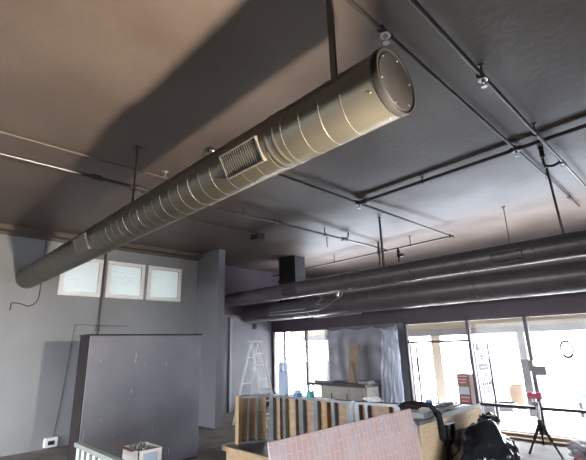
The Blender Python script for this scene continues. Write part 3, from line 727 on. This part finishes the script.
MB().bar(c+sd*.22+Vector((0, 0, top+.02)), c-sd*.22+Vector((0, 0, top+.02)), .16, .05).build('top_cap', M['white_metal'], t)
# small fixture on the recess wall above it
t = thing('wall_hook', (XR, 9.2, 2.6), 'small dark bracket on the recess wall above the ladder', 'bracket')
MB().box((XR, 9.14, 2.55), (XR+.05, 9.26, 2.72)).build('plate', M['pipe'], t)
MB().tube([(XR+.04, 9.2, 2.62), (XR+.12, 9.2, 2.60), (XR+.13, 9.2, 2.68)], .012, 8).build('hook', M['pipe'], t)

# ------------------------------------------------------------------ plastic sheeting, worktop and leaning board at the pier
def sheet(name, x0, x1, y, z0, z1, mat, label, fold, seed, flare=0, nx=70, nz=40, swag=0.06):
    mb = MB(); V = []
    for j in range(nz+1):
        row = []
        for i in range(nx+1):
            u, v = i/nx, j/nz
            xx = x0+(x1-x0)*u+flare*(1-v)*(1-u); zz = z0+(z1-z0)*v
            zz -= swag*abs(math.sin(u*PI*3))*v; 
            a = fold*(.35+.65*(1-v))
            yy = y+.035*math.sin(v*26+9*(u-.5)**2*4)*max(0, v-.55)*2+a*math.sin(u*31+seed+2*noise.noise(Vector((u*3, v*2, seed))))+a*1.2*noise.noise(Vector((u*7, v*5, seed+3)))+fold*.8*noise.noise(Vector((u*3+v*6, v*3, seed)))
            row.append(mb.bm.verts.new((xx, yy, zz)))
        V.append(row)
    for j in range(nz):
        for i in range(nx): mb.bm.faces.new((V[j][i], V[j][i+1], V[j+1][i+1], V[j+1][i]))
    o = mb.build(name, mat, None, smooth=True)
    s = o.modifiers.new('thickness', 'SOLIDIFY'); s.thickness = .001
    return tag(o, label, 'plastic sheet')
sheet('plastic_sheet', -8.72, -6.1, 9.86, .02, 2.42, M['film'], 'milky plastic sheeting taped over the wall between the windows', .045, 1.0)
sheet('plastic_sheet', -6.45, -5.93, 9.66, .02, 2.34, M['film_bright'], 'bright white plastic sheet bunched beside the doorway', .05, 5.0, flare=-.2, nx=36)
t = thing('worktop_cabinet', (-7.5, 9.2, 0), 'beige cabinets with a dark worktop in front of the plastic sheeting', 'cabinet')
MB().box((-8.12, 8.95, .06), (-6.55, 9.45, .88)).build('body', M['cab'], t)
MB().box((-8.55, 8.88, .88), (-6.55, 9.50, .95)).build('worktop', M['tabletop'], t)
for k in range(3):
    x0 = -8.08+k*.52; d = MB().box((x0, 8.925, .12), (x0+.44, 8.95, .84)).build('door', M['cab'], t, .004)
    MB().box((x0+.37, 8.905, .55), (x0+.39, 8.925, .70)).build('handle', M['pipe'], d)
MB().box((-8.1, 9.0, 0), (-6.57, 9.4, .06)).build('plinth', M['tabletop'], t)
MB().box((-8.5, 9.0, 0), (-8.46, 9.04, .88)).build('leg', M['tabletop'], t); MB().box((-8.5, 9.4, 0), (-8.46, 9.44, .88)).build('leg', M['tabletop'], t)
o = tagmb('board_offcut', MB().box((-.15, -.012, 0), (.15, .012, 1.0)), M['cardboard'], 'tan board offcut leaning upright on the dark worktop', 'board')
o.rotation_euler = (-math.radians(9), math.radians(0), 0); o.location = (-7.18, 9.20, .953)
o = tagmb('board_offcut', MB().box((-.02, -.012, 0), (.02, .012, .60)), M['toolgrey'], 'narrow grey strip leaning across the tan board', 'board')
o.rotation_euler = (-math.radians(10), -math.radians(20), 0); o.location = (-6.96, 9.08, .955)
tagmb('flat_box', MB().box((-6.88, 9.02, .952), (-6.58, 9.35, 1.03)), M['railgrey'], 'flat grey green box at the right end of the dark worktop', 'box', bevel=.008)
tagmb('flat_box', MB().box((-8.4, 9.0, .952), (-7.7, 9.3, 1.00)), M['steel'], 'long flat grey box at the left end of the dark worktop', 'box', bevel=.008)

# ------------------------------------------------------------------ floor things on the right
t = thing('trash_bag', (-2.22, 5.32, 0), 'full black plastic trash bag slumped beside the bar leg', 'trash bag')
bx0, by0 = -2.24, 5.24
bg = blob((bx0, by0, .48), .47, (.70, 1.08, 1.10), .20, 1.5, sub=5, seed=11)
for v in bg.bm.verts:
    dx, dy = v.co.x-bx0, v.co.y-by0; a = math.atan2(dy, dx); k = min(max((v.co.z-.35)/.65, 0), 1)
    w = .98+.34*k*k+.03*math.sin(a*13+v.co.z*7)+.02*math.sin(a*23-v.co.z*5)
    v.co.x = bx0+dx*w; v.co.y = by0+dy*w+.04*k; v.co.z = max(v.co.z, .003)
bg.build('body', M['bagplastic'], t, smooth=True)
blob((-2.22, 5.46, 1.0), .10, (1.0, 1.5, .8), .55, 2.4, sub=4, seed=21, flat=False).build('knot', M['bagplastic'], t, smooth=True)
t = thing('water_bottle', (-2.76, 7.62, 0), 'dark bottle with a pale band standing behind the trash bag', 'bottle')
bx_, by_ = -2.76, 7.62
def lathe_z(prof, cx, cy, seg=24):
    mb = MB(); rows = [[mb.bm.verts.new((cx+r*math.cos(2*PI*j/seg), cy+r*math.sin(2*PI*j/seg), z)) for j in range(seg)] for r, z in prof]
    for a, b in zip(rows, rows[1:]):
        for j in range(seg): mb.bm.faces.new((a[j], b[j], b[(j+1) % seg], a[(j+1) % seg]))
    mb.bm.faces.new(rows[0]); mb.bm.faces.new(rows[-1]); return mb
lathe_z([(.065, 0), (.07, .01), (.07, .27), (.055, .31), (.032, .33)], bx_, by_).build('body', M['bottle'], t, smooth=True)
lathe_z([(.034, .33), (.034, .375), (.02, .38)], bx_, by_).build('cap', M['black'], t, smooth=True)
lathe_z([(.0705, .09), (.0715, .095), (.0715, .17), (.0705, .175)], bx_, by_).build('band', M['label_tan'], t, smooth=True)

t = thing('tripod', (-2.65, 8.84, 0), 'black laser tripod with a red head standing before the storefront glass', 'tripod')
hub = Vector((-2.67, 8.84, .47))
for f in ((-2.83, 8.53), (-2.32, 8.52), (-2.84, 9.40)):
    f = Vector((*f, .012)); d = (hub-f)
    lg = MB().bar(hub+Vector((0, 0, .02)), hub-d*.55, .045, .03).bar(hub-d*.5, f, .028, .02).build('leg', M['black'], t)
    MB().sphere(f, .024, (1, 1, .5)).build('foot', M['black'], lg, smooth=True)
MB().cyl(hub-Vector((0, 0, .18)), hub+Vector((0, 0, .06)), .042, seg=16).build('hub', M['black'], t, smooth=True)
MB().cyl(hub, hub+Vector((.01, 0, .30)), .036, seg=14).build('column', M['white_metal'], t, smooth=True)
MB().bar(hub+Vector((.0, 0, .28)), hub+Vector((.0, 0, .36)), .07, .07).bar(hub+Vector((-.05, 0, .33)), hub+Vector((-.09, 0, .46)), .02).bar(hub+Vector((.05, 0, .33)), hub+Vector((.09, 0, .46)), .02).build('cradle', M['toolgrey'], t)
MB().box(hub+Vector((-.12, -.05, .42)), hub+Vector((.12, .05, .50))).box(hub+Vector((-.11, -.04, .50)), hub+Vector((-.03, .04, .53))).box(hub+Vector((.03, -.04, .50)), hub+Vector((.11, .04, .53))).build('head', M['pink'], t, .01)

t = thing('clear_bag', (-1.95, 8.6, 0), 'crumpled clear plastic bag of rubbish on the floor at the right edge', 'bag')
blob((-1.86, 8.62, .155), .31, (1.1, .9, .48), .45, 2.6, sub=5, seed=31).build('film', M['clearbag'], t, smooth=True)
blob((-1.86, 8.62, .11), .2, (1.0, .8, .42), .6, 3.0, sub=4, seed=41).build('contents', M['toolgrey'], t, smooth=True)
tagmb('pink_container', lathe_z([(.07, .0), (.085, .02), (.085, .10), (.06, .14), (.03, .15)], -2.0, 8.12), M['softpink'], 'soft pink container on the floor in front of the clear bag', 'container', smooth=True)
for k, (y, z, xx0, xx1, lb) in enumerate(((9.58, .0, -4.0, 1.2, 'front board of the lumber lying along the storefront sill'), (9.74, .0, -3.9, 1.6, 'middle board of the lumber lying along the storefront sill'), (9.88, .0, -4.0, 1.4, 'rear board of the lumber lying along the storefront sill'), (9.80, .042, -3.8, .8, 'pale top board stacked on the lumber by the storefront sill'))):
    tagmb('lumber_board', MB().box((xx0, y-.06, z), (xx1, y+.06, z+.04)), M['lumber'] if k < 3 else M['pine'], lb, 'board', 'lumber boards by the storefront')

# ------------------------------------------------------------------ on the storefront
t = thing('wreath', (-2.27, 9.9, 1.56), 'bare ring hanging on a wire inside the storefront glass', 'ring')
MB().torus((-2.27, 9.975, 1.735), .13, .021, 'Y', 40, 8, (.85, 1, 1.2)).build('ring', M['frame_grey'], t, smooth=True)
MB().cyl((-2.27, 9.975, 1.90), (-2.27, 9.975, 2.44), .005, seg=6).bar((-2.27, 9.97, 2.44), (-2.27, 10.01, 2.44), .01).build('wire', M['pipe_grey'], t)
t = thing('door_closer_box', (-2.94, 9.95, 1.2), 'grey metal box on the storefront mullion behind the tripod', 'box')
MB().box((-2.95, 9.90, 1.22), (-2.70, 10.0, 1.40)).build('housing', M['frame_grey'], t, .01)
MB().box((-3.02, 9.92, 1.30), (-2.93, 10.01, 1.52)).build('bracket', M['frame_grey'], t)

# ------------------------------------------------------------------ patio outside
struct('floor_ground', MB().box((-40, -30, -.35), (40, 60, -.16)), M['asphalt'])
struct('floor_patio', MB().box((-16, YW+.15, -.16), (12, 40, -.06)), M['concrete'])
t = thing('patio_canopy', (-4, 13, 2.2), 'beige patio canopy with a grey beam seen through the top of the storefront', 'canopy')
MB().box((-13.5, YW+.15, 2.72), (9, 13.3, 2.85)).build('soffit', M['beige'], t)
MB().box((-13.5, 13.0, 2.33), (9, 13.25, 2.72)).build('fascia', M['beige'], t)
MB().box((-13.5, 12.9, 2.14), (9, 13.15, 2.33)).build('beam', M['post_grey'], t)
MB().box((-6.75, 12.93, -.06), (-6.45, 13.13, 2.14)).build('post', M['beige'], t)
MB().box((-4.12, 12.93, -.06), (-3.92, 13.13, 2.14)).build('post', M['post_grey'], t)
MB().box((.6, 12.93, -.06), (.8, 13.13, 2.14)).build('post', M['post_grey'], t)
t = thing('patio_chair', (-5.85, 11.2, -.06), 'small dark framed patio chair back seen through the doorway', 'chair')
m = MB()
for a, b in (((-6.0, 11.0, -.06), (-5.96, 11.0, .68)), ((-5.72, 11.0, -.06), (-5.74, 11.0, .68)), ((-6.0, 11.36, -.06), (-5.98, 11.36, .36)), ((-5.72, 11.36, -.06), (-5.74, 11.36, .36))):
    MB().bar(a, b, .03).build('leg', M['toolgrey'], t)
MB().bar((-5.97, 11.0, .67), (-5.73, 11.0, .67), .03).bar((-5.97, 11.0, .45), (-5.73, 11.0, .45), .02).build('backrest', M['toolgrey'], t)
MB().box((-6.0, 10.98, .34), (-5.7, 11.38, .37)).build('seat', M['frame_grey'], t)
# pale lattice railing, planter boxes and a crate, all bleached by the daylight
t = thing('patio_railing', (-4, 15, -.06), 'bleached white lattice railing beyond the patio', 'railing')
MB().box((-14, 15.0, .60), (6, 15.06, .64)).build('handrail', M['post_grey'], t)
m = MB()
for k in range(14):
    xx = -6.2+k*.09; m.bar((xx, 15.03, -.06), (xx, 15.03, .60), .02)
for zz in (.1, .25, .4): m.box((-6.25, 15.02, zz), (-5.0, 15.04, zz+.02))
m.build('lattice', M['post_grey'], t)
for xx in (-13, -9, -6.3, -4.9, -1, 3): MB().box((xx, 15, -.06), (xx+.06, 15.06, .6)).build('post', M['white'], t)
tagmb('crate', MB().box((-4.92, 14.0, -.06), (-4.55, 14.4, .60)).box((-4.94, 13.98, .56), (-4.53, 14.42, .60)), M['cardboard'], 'tan crate standing outside between the patio post and the lattice', 'crate')
tagmb('planter', MB().box((-5.6, 13.4, -.06), (-4.7, 13.8, .16)).box((-5.62, 13.38, .12), (-4.68, 13.82, .16)), M['post_grey'], 'low grey planter outside in front of the tan crate', 'planter')
t = thing('patio_bench', (-2.6, 13.6, -.06), 'pale blue grey bench outside behind the right storefront pane', 'bench')
MB().box((-3.1, 13.4, .30), (-1.6, 13.9, .38)).build('seat', M['paleblue'], t); MB().box((-3.1, 13.86, .38), (-1.6, 13.92, .62)).build('backrest', M['paleblue'], t)
for xx in (-3.05, -1.7): MB().box((xx, 13.45, -.06), (xx+.08, 13.85, .30)).build('leg', M['post_grey'], t)
tagmb('planter', MB().box((-5.4, 12.2, -.06), (-4.75, 12.55, .34)).box((-5.43, 12.17, .30), (-4.72, 12.58, .34)), M['post_grey'], 'grey box outside just behind the open glass door', 'planter')

# ------------------------------------------------------------------ light
wd = bpy.data.worlds.new('sky'); S.world = wd; wd.use_nodes = True
nt = wd.node_tree; bgN = nt.nodes['Background']
bgN.inputs[0].default_value = (.93, .96, 1.0, 1); bgN.inputs[1].default_value = 12.0
def portal(cx, cy, cz, sx, sz, rot):
    l = bpy.data.lights.new('daylight_portal', 'AREA'); l.shape = 'RECTANGLE'; l.size = sx; l.size_y = sz; l.cycles.is_portal = True
    o = bpy.data.objects.new('daylight_portal', l); COL.objects.link(o); o.location = (cx, cy, cz); o.rotation_euler = rot
portal(-3.55, YW+.2, 1.23, 4.8, 2.46, (-PI/2, 0, 0))
portal(-9.97, YW+.2, 1.41, 2.65, 2.12, (-PI/2, 0, 0))
portal(-7.1, Y0-.2, 1.6, 6.2, 2.6, (PI/2, 0, 0))
portal(X1+.2, .5, 1.45, 7, 2.1, (PI/2, 0, PI/2))
# cool fill light added out of sight behind the dark ducts to brighten the ceiling
l = bpy.data.lights.new('ceiling_fill_light', 'AREA'); l.shape = 'RECTANGLE'; l.size = 10; l.size_y = 1.8; l.energy = 330; l.color = (.80, .88, 1)
o = bpy.data.objects.new('ceiling_fill_light', l); COL.objects.link(o); o.location = (-4.6, 10.1, 3.45); o.rotation_euler = (PI, 0, 0)
# work lamp on the right, under the line of the big duct; it throws the duct's shadow on the ceiling
l = bpy.data.lights.new('work_lamp', 'AREA'); l.shape = 'DISK'; l.size = .16; l.energy = 135; l.color = (1, .88, .73); l.spread = math.radians(100)
o = bpy.data.objects.new('work_lamp', l); COL.objects.link(o); o.location = (-.17, 2.11, 2.33)
d = Vector((-1, -.42, .38)); o.rotation_euler = d.to_track_quat('-Z', 'Y').to_euler()

# ------------------------------------------------------------------ camera
f, pt, roll_, yaw = 405.68, math.radians(15.957), math.radians(-1.664), math.radians(135.266)
fw = Vector((math.cos(yaw)*math.cos(pt), math.sin(yaw)*math.cos(pt), math.sin(pt)))
r0 = Vector((math.sin(yaw), -math.cos(yaw), 0)); u0 = r0.cross(fw)
u0 = u0 if u0.z > 0 else -u0
rr = math.cos(roll_)*r0+math.sin(roll_)*u0; uu = -math.sin(roll_)*r0+math.cos(roll_)*u0
cam = bpy.data.cameras.new('camera'); cam.sensor_width = 36; cam.lens = f/586*36; cam.clip_start = .05
co = bpy.data.objects.new('camera', cam); COL.objects.link(co)
co.matrix_world = Matrix.Translation((0, 0, 1.95)) @ Matrix((rr, uu, -fw)).transposed().to_4x4()
S.camera = co
vs = S.view_settings; vs.view_transform = 'Standard'; vs.look = 'None'; vs.gamma = 1; vs.exposure = 1.0; vs.use_curve_mapping = False
